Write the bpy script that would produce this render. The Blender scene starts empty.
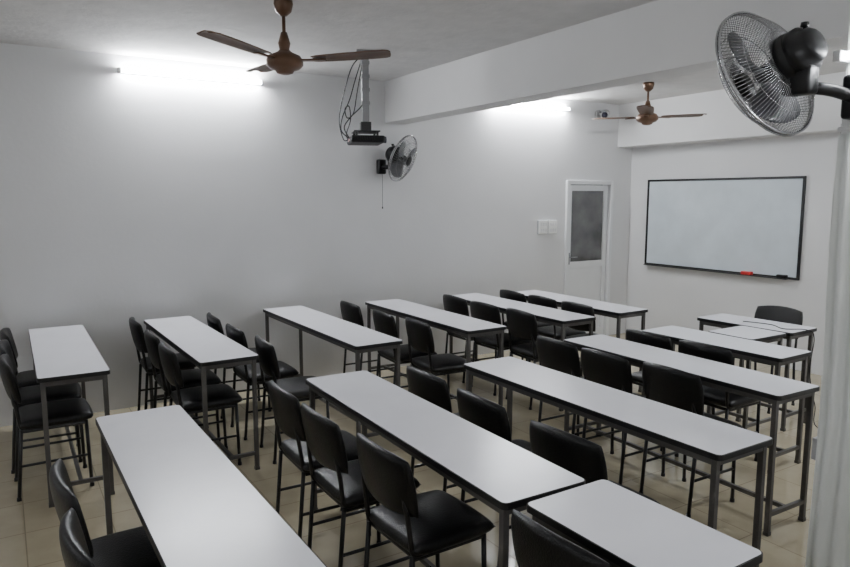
import bpy, bmesh, math, random
from mathutils import Vector, Matrix, Euler
random.seed(7)
COL=bpy.context.scene.collection
pi=math.pi

# ---------------------------------------------------------------- materials
def mat(name,col,rough=.5,metal=0,noise=None,bump=0,bscale=40,emit=None,spec=.5):
    m=bpy.data.materials.new(name); m.use_nodes=True
    nt=m.node_tree; b=nt.nodes['Principled BSDF']
    b.inputs['Base Color'].default_value=(*col,1); b.inputs['Roughness'].default_value=rough
    b.inputs['Metallic'].default_value=metal
    b.inputs['Specular IOR Level'].default_value=spec
    tc=nt.nodes.new('ShaderNodeTexCoord')
    if noise:
        n=nt.nodes.new('ShaderNodeTexNoise'); n.inputs['Scale'].default_value=noise[0]; n.inputs['Detail'].default_value=5
        nt.links.new(tc.outputs['Object'],n.inputs['Vector'])
        r=nt.nodes.new('ShaderNodeMapRange'); r.inputs['From Min'].default_value=.3; r.inputs['From Max'].default_value=.7
        r.inputs['To Min'].default_value=1-noise[1]; r.inputs['To Max'].default_value=1+noise[1]*.3
        nt.links.new(n.outputs['Fac'],r.inputs['Value'])
        mx=nt.nodes.new('ShaderNodeMix'); mx.data_type='RGBA'; mx.blend_type='MULTIPLY'; mx.inputs[0].default_value=1
        mx.inputs[6].default_value=(*col,1)
        nt.links.new(r.outputs['Result'],mx.inputs[7]); nt.links.new(mx.outputs[2],b.inputs['Base Color'])
    if bump:
        n2=nt.nodes.new('ShaderNodeTexNoise'); n2.inputs['Scale'].default_value=bscale; n2.inputs['Detail'].default_value=4
        nt.links.new(tc.outputs['Object'],n2.inputs['Vector'])
        bp=nt.nodes.new('ShaderNodeBump'); bp.inputs['Strength'].default_value=bump; bp.inputs['Distance'].default_value=.01
        nt.links.new(n2.outputs['Fac'],bp.inputs['Height']); nt.links.new(bp.outputs['Normal'],b.inputs['Normal'])
    if emit:
        b.inputs['Emission Color'].default_value=(*emit[0],1); b.inputs['Emission Strength'].default_value=emit[1]
    return m
M_wall=mat('wall_paint',(.75,.75,.755),.75,noise=(1.1,.05),bump=.10,bscale=30)
M_ceil=mat('ceiling_paint',(.71,.70,.69),.85,noise=(6,.08),bump=.45,bscale=15)
M_beam=mat('beam_paint',(.76,.755,.75),.7,noise=(2,.04),bump=.1)
M_top=mat('white_laminate',(.91,.91,.96),.25,noise=(6,.03))
M_edge=mat('black_edge_band',(.008,.008,.009),.45)
M_steel=mat('grey_painted_steel',(.11,.105,.10),.45,metal=.3,noise=(9,.15))
M_vinyl=mat('black_vinyl',(.0035,.0035,.004),.38,bump=.22,bscale=160,spec=.35)
M_blk=mat('black_painted_metal',(.006,.006,.007),.35)
M_blkpl=mat('black_plastic',(.004,.004,.0045),.36,spec=.35)
M_prj=mat('projector_dark_plastic',(.010,.010,.011),.5,spec=.25)
M_tubeA=mat('bright_fluorescent_tube_glass',(.9,.95,1),.3,emit=((.93,.96,1.0),275))
M_tubeB=mat('fluorescent_tube_glass',(.9,.95,1),.3,emit=((.93,.96,1.0),66))
M_fix=mat('lamp_fixture_white',(.8,.8,.8),.4)
M_fanb=mat('brown_fan_enamel',(.15,.080,.046),.35,metal=.3,noise=(20,.15))
M_blade=mat('brown_fan_blade',(.14,.080,.050),.5,noise=(14,.2))
M_wire=mat('chrome_wire',(.38,.38,.39),.25,metal=.95)
M_fblade=mat('grey_fan_blade_plastic',(.06,.062,.07),.3)
M_white=mat('white_plastic',(.95,.95,.93),.35)
M_alu=mat('white_aluminium',(.82,.83,.84),.4,noise=(5,.04))
M_glassd=mat('grey_tinted_glass',(.17,.165,.165),.08,noise=(3,.6))
M_board=mat('whiteboard_surface',(.68,.75,.80),.2,noise=(3.5,.10))
M_red=mat('red_plastic',(.6,.02,.02),.4)
M_grey=mat('galvanised_pole',(.26,.26,.27),.35,metal=.5)
M_cctv=mat('grey_camera_plastic',(.45,.45,.46),.4)
M_lens=mat('lens_glass',(.03,.03,.05),.05)
M_strip=mat('white_painted_strip',(.82,.83,.82),.6,noise=(2,.05))
M_cloth=mat('pale_curtain_cloth',(.80,.82,.80),.9,noise=(4,.06),bump=.1,bscale=200)

def floor_mat():
    m=bpy.data.materials.new('beige_floor_tiles'); m.use_nodes=True; nt=m.node_tree; b=nt.nodes['Principled BSDF']
    tc=nt.nodes.new('ShaderNodeTexCoord'); br=nt.nodes.new('ShaderNodeTexBrick')
    br.offset=0; br.inputs['Scale'].default_value=1; br.inputs['Brick Width'].default_value=.4; br.inputs['Row Height'].default_value=.4
    br.inputs['Mortar Size'].default_value=.003; br.inputs['Mortar Smooth'].default_value=.1
    br.inputs['Color1'].default_value=(.51,.45,.32,1); br.inputs['Color2'].default_value=(.49,.43,.305,1); br.inputs['Mortar'].default_value=(.33,.285,.20,1)
    nt.links.new(tc.outputs['Object'],br.inputs['Vector'])
    n=nt.nodes.new('ShaderNodeTexNoise'); n.inputs['Scale'].default_value=5; n.inputs['Detail'].default_value=6
    nt.links.new(tc.outputs['Object'],n.inputs['Vector'])
    r=nt.nodes.new('ShaderNodeMapRange'); r.inputs['To Min'].default_value=.75; r.inputs['To Max'].default_value=1.15
    nt.links.new(n.outputs['Fac'],r.inputs['Value'])
    mx=nt.nodes.new('ShaderNodeMix'); mx.data_type='RGBA'; mx.blend_type='MULTIPLY'; mx.inputs[0].default_value=1
    nt.links.new(br.outputs['Color'],mx.inputs[6]); nt.links.new(r.outputs['Result'],mx.inputs[7]); nt.links.new(mx.outputs[2],b.inputs['Base Color'])
    b.inputs['Roughness'].default_value=.12
    bp=nt.nodes.new('ShaderNodeBump'); bp.inputs['Strength'].default_value=.2; bp.inputs['Distance'].default_value=.003; bp.invert=True
    nt.links.new(br.outputs['Fac'],bp.inputs['Height']); nt.links.new(bp.outputs['Normal'],b.inputs['Normal'])
    return m
M_floor=floor_mat()

# ---------------------------------------------------------------- mesh helpers
def mk(name,bm,mats,parent=None,smooth=False,loc=None,auto=None):
    me=bpy.data.meshes.new(name); bmesh.ops.recalc_face_normals(bm,faces=bm.faces[:]); bm.to_mesh(me); bm.free()
    for m in (mats if isinstance(mats,(list,tuple)) else [mats]): me.materials.append(m)
    if smooth:
        for p in me.polygons: p.use_smooth=True
    o=bpy.data.objects.new(name,me); COL.objects.link(o)
    if parent: o.parent=parent
    if loc: o.location=loc
    return o
def box(bm,x0,x1,y0,y1,z0,z1,bev=0):
    r=bmesh.ops.create_cube(bm,size=1)
    vs=r['verts']
    for v in vs: v.co=Vector(((x0+x1)/2+v.co.x*(x1-x0),(y0+y1)/2+v.co.y*(y1-y0),(z0+z1)/2+v.co.z*(z1-z0)))
    if bev:
        es=list({e for v in vs for e in v.link_edges})
        bmesh.ops.bevel(bm,geom=es,offset=bev,segments=2,affect='EDGES',profile=.5)
def sweep(bm,pts,r,n=8,closed=False,cap=True,square=False,rad=None):
    pts=[Vector(p) for p in pts]; N=len(pts); rings=[]; up=None
    for i,p in enumerate(pts):
        a=pts[(i-1)%N] if (closed or i>0) else p; b=pts[(i+1)%N] if (closed or i<N-1) else p
        t=(b-a).normalized()
        if up is None:
            up=Vector((0,0,1)) if abs(t.z)<.9 else Vector((1,0,0))
        s=t.cross(up).normalized(); up=s.cross(t).normalized()
        rr=rad[i] if rad else r
        ring=[]
        for k in range(n):
            an=2*pi*k/n+(pi/4 if square else 0)
            q=rr*(math.sqrt(2) if square else 1)
            ring.append(bm.verts.new(p+s*math.cos(an)*q+up*math.sin(an)*q))
        rings.append(ring)
    for i in range(N if closed else N-1):
        A=rings[i];B=rings[(i+1)%N]
        for k in range(n): bm.faces.new((A[k],A[(k+1)%n],B[(k+1)%n],B[k]))
    if cap and not closed:
        bm.faces.new(rings[0][::-1]); bm.faces.new(rings[-1])
def fillet(pts,r=.03,seg=5):
    pts=[Vector(p) for p in pts]; out=[pts[0]]
    for i in range(1,len(pts)-1):
        a,b,c=pts[i-1],pts[i],pts[i+1]
        d1=(a-b);d2=(c-b); rr=min(r,d1.length*.45,d2.length*.45)
        p=b+d1.normalized()*rr;q=b+d2.normalized()*rr
        for k in range(seg+1):
            t=k/seg; out.append(p*(1-t)**2+b*2*t*(1-t)+q*t*t)
    out.append(pts[-1]); return out
def lathe(bm,prof,n=24,mtx=Matrix()):
    rings=[]
    for r,z in prof:
        if r<1e-6: rings.append([bm.verts.new(mtx@Vector((0,0,z)))])
        else: rings.append([bm.verts.new(mtx@Vector((r*math.cos(2*pi*k/n),r*math.sin(2*pi*k/n),z))) for k in range(n)])
    for A,B in zip(rings,rings[1:]):
        for k in range(n):
            a=A[k%len(A)];b=A[(k+1)%len(A)];c=B[(k+1)%len(B)];d=B[k%len(B)]
            vs=[]
            for v in (a,b,c,d):
                if v not in vs: vs.append(v)
            if len(vs)>2: bm.faces.new(vs)
def pad(bm,w,h,t,mtx,curve=0,nu=16,nv=14,k=.10,ky=None,ex=8):
    """padded cushion: w along local x, h along local y, thickness along z"""
    if ky is None: ky=k
    def P(u,v,s):
        x=u*math.sqrt(1-k*v*v)*w/2
        y=v*math.sqrt(1-(ky if v>0 else k)*u*u)*h/2
        th=(max(0,1-abs(u)**ex)*max(0,1-abs(v)**ex))**.4
        z=s*t/2*th*(.75+.25*(1-u*u)*(1-v*v)) + curve*(u*u)
        return mtx@Vector((x,y,z))
    def dist(i,n):
        s=-1+2*i/n; return math.sin(s*pi/2)*.7+s*.3
    top=[[None]*(nv+1) for _ in range(nu+1)]; bot=[[None]*(nv+1) for _ in range(nu+1)]
    for i in range(nu+1):
        for j in range(nv+1):
            u=dist(i,nu);v=dist(j,nv)
            top[i][j]=bm.verts.new(P(u,v,1))
            bot[i][j]=top[i][j] if i in(0,nu) or j in(0,nv) else bm.verts.new(P(u,v,-1))
    for i in range(nu):
        for j in range(nv):
            bm.faces.new((top[i][j],top[i+1][j],top[i+1][j+1],top[i][j+1]))
            bm.faces.new((bot[i][j],bot[i][j+1],bot[i+1][j+1],bot[i+1][j]))
def empty(name,loc,rz=0,label=None,cat=None,group=None):
    e=bpy.data.objects.new(name,None); COL.objects.link(e); e.location=loc; e.rotation_euler=(0,0,rz); e.empty_display_size=.1
    if label: e['label']=label
    if cat: e['category']=cat
    if group: e['group']=group
    return e
def struct(name,boxes,m,bev=0):
    bm=bmesh.new()
    for b in boxes: box(bm,*b,bev=bev)
    o=mk(name,bm,m); o['kind']='structure'; return o

# ---------------------------------------------------------------- room
H=2.834; XF=6.71; YR=-4.70; XB=-2.2; YB=-6.9
fl=struct('floor',[(XB,XF+.2,YB,0.2,-.1,0)],M_floor)
struct('ceiling',[(XB,XF+.2,YB,0.2,H,H+.1)],M_ceil)
D0,D1,DZ=5.62,6.38,1.92
struct('wall_left',[(XB,D0,0,.15,0,H),(D1,XF,0,.15,0,H),(D0,D1,0,.15,DZ,H)],M_wall)
struct('wall_front',[(XF,XF+.15,YR-.2,.15,0,H)],M_wall)
struct('wall_right',[(2.40,XF,YR-.2,YR,0,H)],M_strip,bev=.008)
struct('wall_side',[(2.40,2.55,YB,YR-.2,0,H)],M_wall)
struct('wall_back',[(XB-.15,XB,YB,.15,0,H)],M_wall)
struct('wall_rear',[(XB,2.4,YB-.15,YB,0,H)],M_wall)
struct('trim_1',[(3.23,3.45,YR,0,2.440,H)],M_beam,bev=.004)
struct('trim_2',[(6.45,XF,YR,0,2.33,H)],M_beam,bev=.004)

# pale curtain drawn back against the wall end
e=empty('curtain',(2.37,-4.86,0),0,'pale white cloth curtain drawn back in soft vertical folds','curtain')
bm=bmesh.new(); n=72; rows=10; g=[]
for j in range(rows+1):
    z=.04+1.90*j/rows; row=[]
    for i in range(n+1):
        t=i/n; y=.145-.33*t
        amp=.013*(1.15-.35*j/rows)
        x=-.002+amp*math.sin(t*38+.35*math.sin(j*.7))*(.7+.3*math.sin(t*11+1))
        row.append(bm.verts.new((x,y+.006*math.sin(j*.9+t*3),z)))
    g.append(row)
for j in range(rows):
    for i in range(n): bm.faces.new((g[j][i],g[j][i+1],g[j+1][i+1],g[j+1][i]))
c=mk('curtain_cloth',bm,M_cloth,e,True); m=c.modifiers.new('s','SOLIDIFY'); m.thickness=.002
bm=bmesh.new(); sweep(bm,[(0,.15,1.955),(0,-.35,1.955)],.008,10); sweep(bm,fillet([(0,-.30,1.955),(.015,-.30,1.955),(.028,-.30,1.955)],.002),.006,8); mk('curtain_rod',bm,M_fix,e,True)

fr=struct('trim_3',[(D0,D0+.045,-.03,.06,0,DZ),(D1-.045,D1,-.03,.06,0,DZ),(D0+.045,D1-.045,-.03,.06,DZ-.045,DZ)],M_alu,bev=.003)
a,b=D0+.053,D1-.053
d=struct('door_1',[(a,a+.06,.012,.052,.01,DZ-.053),(b-.06,b,.012,.052,.01,DZ-.053),(a+.06,b-.06,.012,.052,DZ-.12,DZ-.053),
   (a+.06,b-.06,.012,.052,.88,.96),(a+.06,b-.06,.012,.052,.01,.12),(a+.06,b-.06,.032,.045,.12,.88)],M_alu,bev=.002)
bm=bmesh.new(); box(bm,a+.06,b-.06,.032,.038,.96,DZ-.12); g=mk('glass_panel',bm,M_glassd,d)
bm=bmesh.new(); box(bm,a+.015,a+.045,.004,.012,.93,1.07,.002); sweep(bm,fillet([(a+.03,.005,1.02),(a+.03,-.035,1.02),(a+.13,-.035,1.02)],.015),.007)
mk('door_handle',bm,M_grey,d,True)

# ---------------------------------------------------------------- fluorescent lamps
def lamp(x0,y0,x1,y1,z,off,label,M=None,r=.013):
    M=M or M_tubeB
    c=Vector(((x0+x1)/2,(y0+y1)/2,z)); L=(Vector((x1,y1,0))-Vector((x0,y0,0))).length
    ang=math.atan2(off[1],off[0])-pi/2
    e=empty('fluorescent_lamp',c,ang,label,'lamp','wall fluorescent lamps')
    bm=bmesh.new(); box(bm,-L/2,L/2,0,.022,-.016,.016,.004); mk('lamp_body',bm,M_fix,e)
    for s in (-1,1):
        bm=bmesh.new(); box(bm,s*(L/2-.012)-.012,s*(L/2-.012)+.012,.022,.080,-.018,.018,.003); mk('tube_holder',bm,M_fix,e)
    bm=bmesh.new(); sweep(bm,[(-L/2+.022,.058,0),(L/2-.022,.058,0)],r,12); mk('lamp_tube',bm,M,e,True)
lamp(.85,0,2.01,0,2.71,(0,-1),'long white fluorescent tube lamp glowing on the white wall',M_tubeA,r=.016)
lamp(4.46,0,5.60,0,2.72,(0,-1),'long white fluorescent tube lamp glowing beyond the ceiling beam',M_tubeA,r=.015)
lamp(2.4,-4.70,2.4,-5.60,2.185,(-1,0),'fluorescent tube lamp glowing behind the large wall fan')
lamp(4.3,YR,5.5,YR,2.6,(0,1),'added fill-light tube, out of view on the side wall',M_tubeA)  # unseen tube added as fill light from the right
lamp(XB,-1.2,XB,-2.4,2.5,(1,0),'added fill-light tube, out of view on the rear wall')  # from here on: unseen tubes added behind the camera to brighten the room
lamp(XB,-4.2,XB,-5.4,2.5,(1,0),'added fill-light tube, out of view on the rear wall')
lamp(0.2,YB,1.4,YB,2.4,(0,1),'added fill-light tube, out of view on the rear wall')

# ---------------------------------------------------------------- tables
W=.368; TZ=.75
def table(x,y,L,rot,label,W=W):
    ro=math.radians(rot); c,s=math.cos(ro),math.sin(ro)
    cx=x+W/2*c+L/2*s; cy=y+W/2*s-L/2*c
    e=empty('classroom_table',(cx,cy,0),ro,label,'table','white classroom tables')
    bm=bmesh.new(); r=.022; out=[]
    for (sx,sy,a0) in ((1,1,0),(-1,1,90),(-1,-1,180),(1,-1,270)):
        for k in range(6):
            an=math.radians(a0+k*18); out.append((sx*(W/2-r)+r*math.cos(an),sy*(L/2-r)+r*math.sin(an)))
    def ring(z,off):
        return [bm.verts.new((p[0]*(1-off/(W/2)),p[1]*(1-off/(L/2)),z)) for p in out]
    R=[ring(TZ-.024,0),ring(TZ-.0015,0),ring(TZ,.0035)]
    f=bm.faces.new(R[-1]); f.material_index=0
    f=bm.faces.new(R[0][::-1]); f.material_index=1
    n=len(out)
    for A,B in zip(R,R[1:]):
        for k in range(n):
            f=bm.faces.new((A[k],A[(k+1)%n],B[(k+1)%n],B[k])); f.material_index=1
    mk('tabletop',bm,[M_top,M_edge],e)
    q=.0125; ix=W/2-.028; iy=L/2-.035
    for sx in (-1,1):
        for sy in (-1,1):
            bm=bmesh.new(); box(bm,sx*ix-q,sx*ix+q,sy*iy-q,sy*iy+q,.006,TZ-.0245,.002); box(bm,sx*ix-q-.002,sx*ix+q+.002,sy*iy-q-.002,sy*iy+q+.002,0,.02,.001)
            mk('leg',bm,M_steel,e)
    bm=bmesh.new()
    for sx in (-1,1): box(bm,sx*ix-.010,sx*ix+.010,-iy+q,iy-q,TZ-.055,TZ-.0245)
    for sy in (-1,1): box(bm,-ix+q,ix-q,sy*iy-.010,sy*iy+.010,TZ-.055,TZ-.0245)
    mk('apron_frame',bm,M_steel,e)
    for sy in (-1,1):
        bm=bmesh.new(); box(bm,-ix+q,ix-q,sy*iy-.010,sy*iy+.010,.10,.122); mk('foot_rail',bm,M_steel,e)
    bm=bmesh.new(); box(bm,-.010,.010,-iy+.010,iy-.010,.10,.122); mk('stretcher',bm,M_steel,e)
    return e
Lw='narrow white-topped table with black edging, end against the white wall'
Lc='narrow white-topped table with black edging and grey steel legs'
table(.12,-.12,1.64,-.4,Lw)
table(.92,-.16,1.70,1.1,Lw)
table(1.91,-.14,1.81,1.0,Lw)
table(2.86,-.25,1.67,.4,Lw)
table(3.75,-.32,1.67,.1,Lw)
table(4.42,-.46,1.50,.1,Lw)
table(.30,-2.64,1.80,.5,Lc)
table(1.35,-2.52,1.78,-1,Lc)
table(2.27,-2.70,1.71,.3,Lc)
table(3.26,-2.50,1.58,-1.2,Lc)
table(3.98,-2.56,1.07,1,'short white-topped table with grey steel legs near the whiteboard')
table(4.375,-2.84,.36,0,'small white-topped table joining the teacher desk to another table',W=.425)
table(4.80,-2.43,.79,2.1,'small white-topped teacher desk with grey legs facing the class')
table(1.38,-4.325,.60,.6,'short white-topped table set end to end with another')

# ---------------------------------------------------------------- chairs
def build_chair(loc,rz,label):
    e=empty('classroom_chair',loc,rz,label,'chair','black padded classroom chairs')
    parts=[]
    bm=bmesh.new(); pad(bm,.395,.405,.078,Matrix.Translation((.02,0,.440)),k=.09,ex=8); parts.append(mk('seat',bm,M_vinyl,e,True))
    lean=Matrix.Translation((-.210,0,.686))@Matrix.Rotation(math.radians(-11),4,'Y')
    B=Matrix(((0,0,1,0),(1,0,0,0),(0,1,0,0),(0,0,0,1)))
    bm=bmesh.new(); pad(bm,.41,.262,.054,lean@B,curve=.032,k=.14,ky=.38,ex=6); parts.append(mk('backrest',bm,M_vinyl,e,True))
    for sy in (-1,1):
        bm=bmesh.new(); sweep(bm,fillet([(.18,sy*.165,0),(.17,sy*.165,.415)],.02),.0105,8); 
        bmesh.ops.create_cone(bm,cap_ends=True,segments=10,radius1=.014,radius2=.012,depth=.02,matrix=Matrix.Translation((.18,sy*.165,.01)))
        parts.append(mk('leg',bm,M_blk,e,True))
        bm=bmesh.new(); sweep(bm,[(-.20,sy*.165,0),(-.165,sy*.165,.415)],.0105,8)
        bmesh.ops.create_cone(bm,cap_ends=True,segments=10,radius1=.014,radius2=.012,depth=.02,matrix=Matrix.Translation((-.20,sy*.165,.01)))
        parts.append(mk('leg',bm,M_blk,e,True))
        bm=bmesh.new(); sweep(bm,fillet([(-.10,sy*.165,.415),(-.165,sy*.165,.415),(-.182,sy*.165,.55),(-.205,sy*.14,.73)],.04),.0105,8); parts.append(mk('back_post',bm,M_blk,e,True))
        bm=bmesh.new(); sweep(bm,[(-.188,sy*.165,.20),(.174,sy*.165,.20)],.008,8); parts.append(mk('side_rail',bm,M_blk,e,True))
    bm=bmesh.new()
    sweep(bm,[(-.15,-.165,.402),(.17,-.165,.402),(.17,.165,.402),(-.15,.165,.402)],.0105,8,closed=True); parts.append(mk('seat_frame',bm,M_blk,e,False))
    return e,parts
base=None
def chair(xb,y,rot=None,face=0,label='black vinyl padded chair with thin black metal legs'):
    global base
    if rot is None: rot=random.uniform(-4,4)
    rz=math.radians(rot+face)
    cx=xb+.23*math.cos(rz); cy=y+.23*math.sin(rz)
    if base is None:
        base=build_chair((cx,cy,0),rz,label); return
    e=base[0].copy(); COL.objects.link(e); e.location=(cx,cy,0); e.rotation_euler=(0,0,rz); e['label']=label
    for p in base[1]:
        q=p.copy(); q.parent=e; COL.objects.link(q)
    return e
Lb='black vinyl padded chair with metal legs, tucked under white table'
Lo='black vinyl padded chair with metal legs, pulled out from table'
for xb,y in [(-.04,-.42),(-.06,-.90),(-.05,-1.38)]: chair(xb,y,label=Lb)
for xb,y in [(.80,-.42),(.81,-1.02),(.81,-1.52)]: chair(xb,y,rot=random.uniform(-1.5,1.5),label=Lb)
for xb,y in [(1.36,-.52),(1.36,-1.09),(1.40,-1.62)]: chair(xb,y,label=Lo)
for xb,y in [(2.55,-.52),(2.57,-1.10),(2.62,-1.56)]: chair(xb,y,label=Lb)
for xb,y in [(3.56,-.68),(3.55,-1.16),(3.57,-1.63)]: chair(xb,y,label=Lb)
for xb,y in [(4.24,-.70),(4.24,-1.14),(4.24,-1.60)]: chair(xb,y,rot=0,label=Lb)
for xb,y in [(1.10,-2.79),(1.10,-3.24),(1.14,-3.74)]: chair(xb,y,rot=random.uniform(-2,2),label=Lb)
for xb,y in [(1.86,-2.90),(1.84,-3.42),(1.84,-3.99)]: chair(xb,y,label=Lo)
for xb,y in [(3.02,-2.66),(3.01,-3.09),(3.05,-3.54)]: chair(xb,y,rot=-1,label=Lb)
for xb,y in [(3.73,-2.81),(3.73,-3.26)]: chair(xb,y,rot=0,label=Lb)
for xb,y in [(.10,-3.42),(.10,-3.88)]: chair(xb,y,rot=2,label=Lb)
chair(1.24,-4.60,rot=2,label='black vinyl padded chair behind a short white table')
chair(5.56,-2.70,rot=3,face=180,label='black vinyl padded chair behind the teacher desk')

# ---------------------------------------------------------------- ceiling fans
def ceiling_fan(x,y,zh,angs,label):
    e=empty('ceiling_fan',(x,y,H),0,label,'fan','brown ceiling fans')
    dz=zh-H
    bm=bmesh.new(); lathe(bm,[(0,0),(.052,0),(.055,-.02),(.045,-.06),(.018,-.085),(0,-.085)]); mk('canopy',bm,M_fanb,e,True)
    bm=bmesh.new(); sweep(bm,[(0,0,-.07),(0,0,dz+.075)],.010,10); mk('rod',bm,M_fanb,e,True)
    bm=bmesh.new(); lathe(bm,[(0,dz+.16),(.018,dz+.16),(.035,dz+.10),(.028,dz+.065),(.045,dz+.05),(.09,dz+.03),(.105,dz+.005),(.105,dz-.02),(.085,dz-.04),(.055,dz-.05),(.045,dz-.065),(.02,dz-.072),(0,dz-.072)],28); mk('motor_housing',bm,M_fanb,e,True)
    for a in angs:
        A=math.radians(a)
        R=Matrix.Rotation(A,4,'Z')
        bm=bmesh.new()
        prof=[(.16,.046),(.19,.060),(.35,.072),(.50,.077),(.575,.074),(.60,.062),(.607,.03)]
        top=[];bot=[]
        P=Matrix.Rotation(math.radians(-4),4,'X'); up=.012
        for xx,hw in prof:
            row=[];rb=[]
            for k in range(5):
                t=-1+k/2
                p=P@Vector((0,t*hw,.010*(1-t*t)))
                zz=dz+up+p.z+.025*(xx-.16)/.45
                row.append(bm.verts.new(R@Vector((xx,p.y,zz+.003)))); rb.append(bm.verts.new(R@Vector((xx,p.y,zz-.003))))
            top.append(row);bot.append(rb)
        for i in range(len(prof)-1):
            for k in range(4):
                bm.faces.new((top[i][k],top[i+1][k],top[i+1][k+1],top[i][k+1])); bm.faces.new((bot[i][k],bot[i][k+1],bot[i+1][k+1],bot[i+1][k]))
            for k in (0,4): bm.faces.new((top[i][k],top[i+1][k],bot[i+1][k],bot[i][k]))
        for i in (0,-1):
            for k in range(4): bm.faces.new((top[i][k],top[i][k+1],bot[i][k+1],bot[i][k]))
        bl=mk('blade',bm,M_blade,e,True)
        bm=bmesh.new(); box(bm,.085,.24,-.018,.018,-.010,-.002,.002); bmesh.ops.transform(bm,matrix=Matrix.Translation((0,0,dz+up))@R@P,verts=bm.verts[:])
        mk('blade_bracket',bm,M_fanb,e)
ceiling_fan(1.44,-2.10,2.50,[-31.8-4,-31.8-118,-31.8+119],'brown three-blade ceiling fan hanging on a short rod')
ceiling_fan(5.45,-1.29,2.50,[-31.8+10,-31.8+130,-31.8-110],'brown three-blade ceiling fan beyond the ceiling beam')

# ---------------------------------------------------------------- wall fans
def wall_fan(center,axis,base_pt,base_n,label,cord=.0,R=.225,nw=60,wire=.0011,big=1.0,roll=0,depth=.07):
    e=empty('wall_fan',base_pt,0,label,'fan','oscillating wall fans')
    c=Vector(center)-Vector(base_pt); ax=Vector(axis).normalized(); 
    q=ax.to_track_quat('Z','Y').to_matrix().to_4x4(); Mx=Matrix.Translation(c)@q
    bm=bmesh.new()
    def prof(t,front):
        r=.045+(R-.045)*t
        z=(depth*(1-t**2.6) if front else -depth*(1-t**2.6))
        return r,z
    for front in (True,False):
        for k in range(nw):
            a=2*pi*k/nw
            pts=[]
            for i in range(8):
                r,z=prof(i/7,front); aa=a+(.22*(1-i/7) if front else -.1*(1-i/7)); pts.append(Mx@Vector((r*math.cos(aa),r*math.sin(aa),z)))
            sweep(bm,pts,wire,4,cap=False)
        for t in (.35,.7):
            r,z=prof(t,front); sweep(bm,[Mx@Vector((r*math.cos(2*pi*j/40),r*math.sin(2*pi*j/40),z)) for j in range(40)],.0014,5,closed=True)
    for z in (-.006,.006): sweep(bm,[Mx@Vector((R*math.cos(2*pi*j/48),R*math.sin(2*pi*j/48),z)) for j in range(48)],.0042,6,closed=True)
    mk('cage',bm,M_wire,e,True)
    bm=bmesh.new(); lathe(bm,[(0,depth+.007),(.03,depth+.007),(.047,depth+.003),(.047,depth-.005),(0,depth-.005)],24,Mx); mk('cage_badge',bm,M_blkpl,e,True)
    for b in range(3):
        bm=bmesh.new(); n1,n2=8,6; g=[]
        for i in range(n1+1):
            r=.025+.165*i/n1; row=[]
            half=.5+.25*math.sin(pi*i/n1)
            for j in range(n2+1):
                t=-1+2*j/n2; a=2*pi*b/3+t*half+.25*i/n1+roll
                rr=r*(1-.06*t*t if i==n1 else 1)
                row.append(bm.verts.new(Mx@Vector((rr*math.cos(a),rr*math.sin(a),.022*t))))
            g.append(row)
        for i in range(n1):
            for j in range(n2): bm.faces.new((g[i][j],g[i+1][j],g[i+1][j+1],g[i][j+1]))
        bl=mk('fan_blade',bm,M_fblade,e,True); m=bl.modifiers.new('s','SOLIDIFY'); m.thickness=.002
    bm=bmesh.new(); lathe(bm,[(0,.04),(.02,.038),(.032,.02),(.032,-.025),(0,-.025)],20,Mx); mk('blade_hub',bm,M_blkpl,e,True)
    B=big; d0=-depth+.010
    bm=bmesh.new(); lathe(bm,[(0,d0),(.080*B,d0),(.088*B,d0-.008),(.088*B,d0-.030),(.080*B,d0-.034),(.080*B,d0-.042),(.084*B,d0-.046),(.083*B,d0-.072),(.066*B,d0-.078),(.062*B,d0-.100),(.05*B,d0-.112),(.03*B,d0-.118),(0,d0-.119)],30,Mx)
    mk('motor_housing',bm,M_blkpl,e,True)
    mpos=Mx@Vector((0,0,d0-.055))
    bn=Vector(base_n).normalized()
    bm=bmesh.new(); box(bm,-.036*B,.036*B,-.052*B,.052*B,-.15*B,-.05*B,.012); bmesh.ops.transform(bm,matrix=Matrix.Translation(mpos),verts=bm.verts[:]); mk('gear_box',bm,M_blkpl,e,True)
    bm=bmesh.new()
    lathe(bm,[(0,.095*B),(.012,.095*B),(.014,.080*B),(.006,.078*B),(.006,.05),(0,.05)],14,Matrix.Translation(Mx@Vector((0,0,d0-.06)))); mk('oscillation_knob',bm,M_blkpl,e,True)
    bm=bmesh.new(); m2=mpos+Vector((0,0,-.12*B)); sweep(bm,fillet([m2,m2*.5+Vector((0,0,m2.z*.2)),bn*.05+Vector((0,0,-.005))],.04),.022*B,12); 
    mk('neck',bm,M_blkpl,e,True)
    bm=bmesh.new(); q2=bn.to_track_quat('Z','Y').to_matrix().to_4x4()
    box(bm,-.042,.042,-.07,.07,0,.06,.012); bmesh.ops.transform(bm,matrix=q2,verts=bm.verts[:]); mk('wall_bracket',bm,M_blkpl,e,True)
    if cord:
        s=bn*.05+Vector((0,0,-.06))
        bm=bmesh.new(); sweep(bm,[s,s+Vector((.002,0,-cord*.5)),s+Vector((0,0,-cord))],.0018,6); lathe(bm,[(0,.0),(.005,-.004),(.007,-.02),(0,-.026)],10,Matrix.Translation(s+Vector((0,0,-cord)))); mk('pull_cord',bm,M_blkpl,e,True)
wall_fan((3.27,-.28,2.09),(.50,-.80,-.38),(3.17,0,2.02),(0,-1,0),'black wall fan with round wire cage below the beam',cord=.32)
wall_fan((2.235,-4.53,2.150),(.04,.87,-.36),(2.40,-4.765,2.055),(-1,0,0),'large black wall fan with chrome wire cage, tilted down',R=.228,wire=.0013,nw=104,big=.92,roll=.4,depth=.085)
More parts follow.
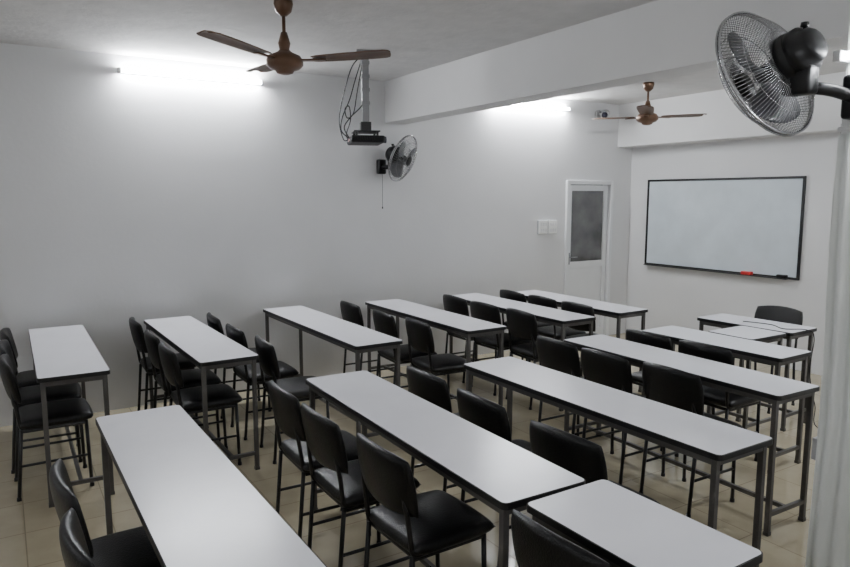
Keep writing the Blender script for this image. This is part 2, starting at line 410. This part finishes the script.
# fan power cord hanging down the wall, with its socket
e=empty('wall_socket',(2.45,YR,.84),0,'small grey wall socket with a hanging fan cord','socket')
bm=bmesh.new(); box(bm,-.035,.035,0,.024,-.04,.04,.003); mk('socket_plate',bm,M_cctv,e)
bm=bmesh.new(); sweep(bm,[(0,.022,.02),(-.01,.012,.3),(-.005,.012,.7),(-.008,.010,1.0),(-.02,.012,1.14)],.0035,6); mk('cord',bm,M_cctv,e,True)

# ---------------------------------------------------------------- projector
e=empty('projector',(2.45,-1.12,H),math.radians(-20),'black ceiling projector on a grey pole with loose cables','projector')
zp=2.175-H
bm=bmesh.new(); box(bm,-.07,.07,-.07,.07,-.014,0,.002); mk('ceiling_plate',bm,M_grey,e)
bm=bmesh.new(); box(bm,-.026,.026,-.032,-.008,zp+.09,-.012,.003); box(bm,-.026,.026,.008,.032,zp+.22,-.012,.003); 
for zz in (-.10,-.2,-.3,-.40): box(bm,-.032,.032,-.036,.036,zz,zz+.025,.002)
mk('pole',bm,M_grey,e)
bm=bmesh.new(); box(bm,-.10,.10,-.11,.11,zp+.050,zp+.060,.002)
for sx in (-1,1):
    for sy in (-1,1): box(bm,sx*.08-.008,sx*.08+.008,sy*.09-.008,sy*.09+.008,zp+.01,zp+.055)
box(bm,-.04,.04,-.045,.045,zp+.06,zp+.13,.003); mk('mounting_bracket',bm,M_blk,e)
bm=bmesh.new(); box(bm,-.13,.13,-.175,.175,zp-.036,zp+.018,.014)
for i in range(8): box(bm,-.08+i*.018,-.072+i*.018,-.178,-.173,zp-.02,zp+.008)
mk('projector_body',bm,M_prj,e)
for yy,mm in ((-.05,M_cctv),(-.02,M_red),(.01,M_cctv),(.05,M_white)):
    bm=bmesh.new(); box(bm,-.133,-.128,yy-.010,yy+.010,zp-.018,zp+.002,.001); mk('port',bm,mm,e)
bm=bmesh.new(); Ml=Matrix.Translation((.13,-.08,zp-.008))@Matrix.Rotation(pi/2,4,'Y'); lathe(bm,[(0,-.005),(.024,-.005),(.026,.018),(.020,.02),(.018,.008),(0,.01)],20,Ml); mk('lens',bm,M_lens,e,True)
def spline(pts,n=10):
    P=[Vector(p) for p in pts]; out=[]
    for i in range(len(P)-1):
        p0=P[max(i-1,0)];p1=P[i];p2=P[i+1];p3=P[min(i+2,len(P)-1)]
        for k in range(n):
            t=k/n; out.append(.5*((2*p1)+(-p0+p2)*t+(2*p0-5*p1+4*p2-p3)*t*t+(-p0+3*p1-3*p2+p3)*t**3))
    out.append(P[-1]); return out
for pts in ([(-.02,0,-.03),(-.10,.02,-.12),(-.17,.04,-.35),(-.20,.03,-.52),(-.17,.02,zp-.0),(-.132,.02,zp-.005)],
            [(-.02,.02,-.05),(-.07,.03,-.2),(-.12,.0,-.36),(-.18,-.02,-.50),(-.19,-.03,-.60),(-.132,-.05,zp)],
            [(-.02,-.02,-.08),(-.06,.01,-.30),(-.09,.02,-.46),(-.14,.0,-.50),(-.16,-.03,-.44),(-.13,-.05,-.42),(-.12,-.04,-.52),(-.15,-.02,-.62),(-.132,.05,zp-.005)],
            [(.0,-.02,-.35),(-.04,-.03,-.42),(-.12,-.04,-.5),(-.17,-.06,-.58),(-.132,-.09,zp-.005)]):
    bm=bmesh.new(); sweep(bm,spline(pts),.0045,6); mk('cable',bm,M_blkpl,e,True)

# ---------------------------------------------------------------- whiteboard
yl,yr,zt,zb=-.281,-2.195,1.934,.907
e=empty('whiteboard',(XF,(yl+yr)/2,(zt+zb)/2),0,'wide white marker board with thin black frame on the wall','whiteboard')
hw=(yl-yr)/2; hh=(zt-zb)/2
bm=bmesh.new(); box(bm,-.014,-.001,-hw+.015,hw-.015,-hh+.015,hh-.015); mk('board_surface',bm,M_board,e)
bm=bmesh.new()
for s in (-1,1):
    box(bm,-.024,-.001,-hw,hw,s*(hh-.012)-.012,s*(hh-.012)+.012,.002); box(bm,-.024,-.001,s*(hw-.012)-.012,s*(hw-.012)+.012,-hh+.024,hh-.024,.002)
mk('frame',bm,M_blk,e)
bm=bmesh.new(); box(bm,-.075,-.024,-hw*.9,hw*.97,-hh,-hh+.008,.002); mk('marker_tray',bm,M_blk,e)
bm=bmesh.new(); box(bm,-.055,.0,-.055,.055,0,.035,.006)
o=mk('board_eraser',bm,M_red); o.location=(XF-.0245,-1.66,zb+.0085); o['label']='red board eraser on the whiteboard tray'; o['category']='eraser'
bm=bmesh.new(); box(bm,-.045,0,-.05,.05,0,.035,.006); o=mk('board_duster',bm,M_blkpl); o.location=(XF-.0245,-2.04,zb+.0085); o['label']='black board duster on the whiteboard tray'; o['category']='eraser'

# switches
for i,(x,z,w,h) in enumerate([(5.26,1.385,.13,.15),(5.405,1.385,.13,.15)]):
    e=empty('light_switch',(x,0,z),0,'white plastic wall switch plate beside the door','switch','switch plates beside the door')
    bm=bmesh.new(); box(bm,-w/2-.004,w/2+.004,-.022,0,-h/2-.004,h/2+.004,.002); mk('back_box',bm,M_cctv,e)
    bm=bmesh.new(); box(bm,-w/2,w/2,-.034,-.022,-h/2,h/2,.003); mk('switch_plate',bm,M_white,e)
    for k in range(3):
        for zz in (-.035,.035):
            xx=(k-1)*.035
            bm=bmesh.new(); box(bm,xx-.011,xx+.011,-.040,-.034,zz-.018,zz+.018,.002); mk('rocker',bm,M_fix,e)
# security camera
e=empty('security_camera',(6.10,0,2.70),0,'small security camera on a bracket in the corner','camera')
bm=bmesh.new(); lathe(bm,[(0,0),(.05,0),(.05,.015),(0,.015)],16,Matrix.Rotation(pi/2,4,'X')); sweep(bm,[(0,-.01,0),(0,-.08,-.01)],.014,8); mk('bracket',bm,M_cctv,e,True)
bm=bmesh.new(); Mc=Matrix.Translation((0,-.12,-.01))@Vector((-.75,-.6,-.2)).to_track_quat('Z','Y').to_matrix().to_4x4()
lathe(bm,[(0,-.10),(.044,-.10),(.046,.10),(.04,.11),(.036,.09),(0,.09)],18,Mc); mk('camera_body',bm,M_cctv,e,True)
bm=bmesh.new(); lathe(bm,[(0,.096),(.034,.096),(.034,.092),(0,.092)],16,Mc); mk('lens',bm,M_lens,e,True)

# cable over the teacher desk
bm=bmesh.new(); sweep(bm,spline([(4.95,-2.75,.754),(5.0,-2.95,.754),(4.92,-3.1,.754),(5.02,-3.22,.7545),(5.03,-3.27,.70),(5.02,-3.26,.45),(5.05,-3.3,.2),(5.1,-3.35,.006),(5.5,-3.8,.006)]),.0035,6)
o=mk('power_cable',bm,M_blkpl,None,True); o['label']='black power cable lying over the teacher desk'; o['category']='cable'

# ---------------------------------------------------------------- world, camera
w=bpy.data.worlds.new('world'); bpy.context.scene.world=w; w.use_nodes=True
w.node_tree.nodes['Background'].inputs[0].default_value=(.5,.55,.6,1); w.node_tree.nodes['Background'].inputs[1].default_value=.2
cd=bpy.data.cameras.new('camera'); cam=bpy.data.objects.new('camera',cd); COL.objects.link(cam)
cam.location=(0,-5.939,1.737); cam.rotation_euler=(pi/2-.1275,0,1.0151-pi/2)
cd.sensor_width=36; cd.lens=680.9/850*36; cd.clip_start=.05
bpy.context.scene.camera=cam
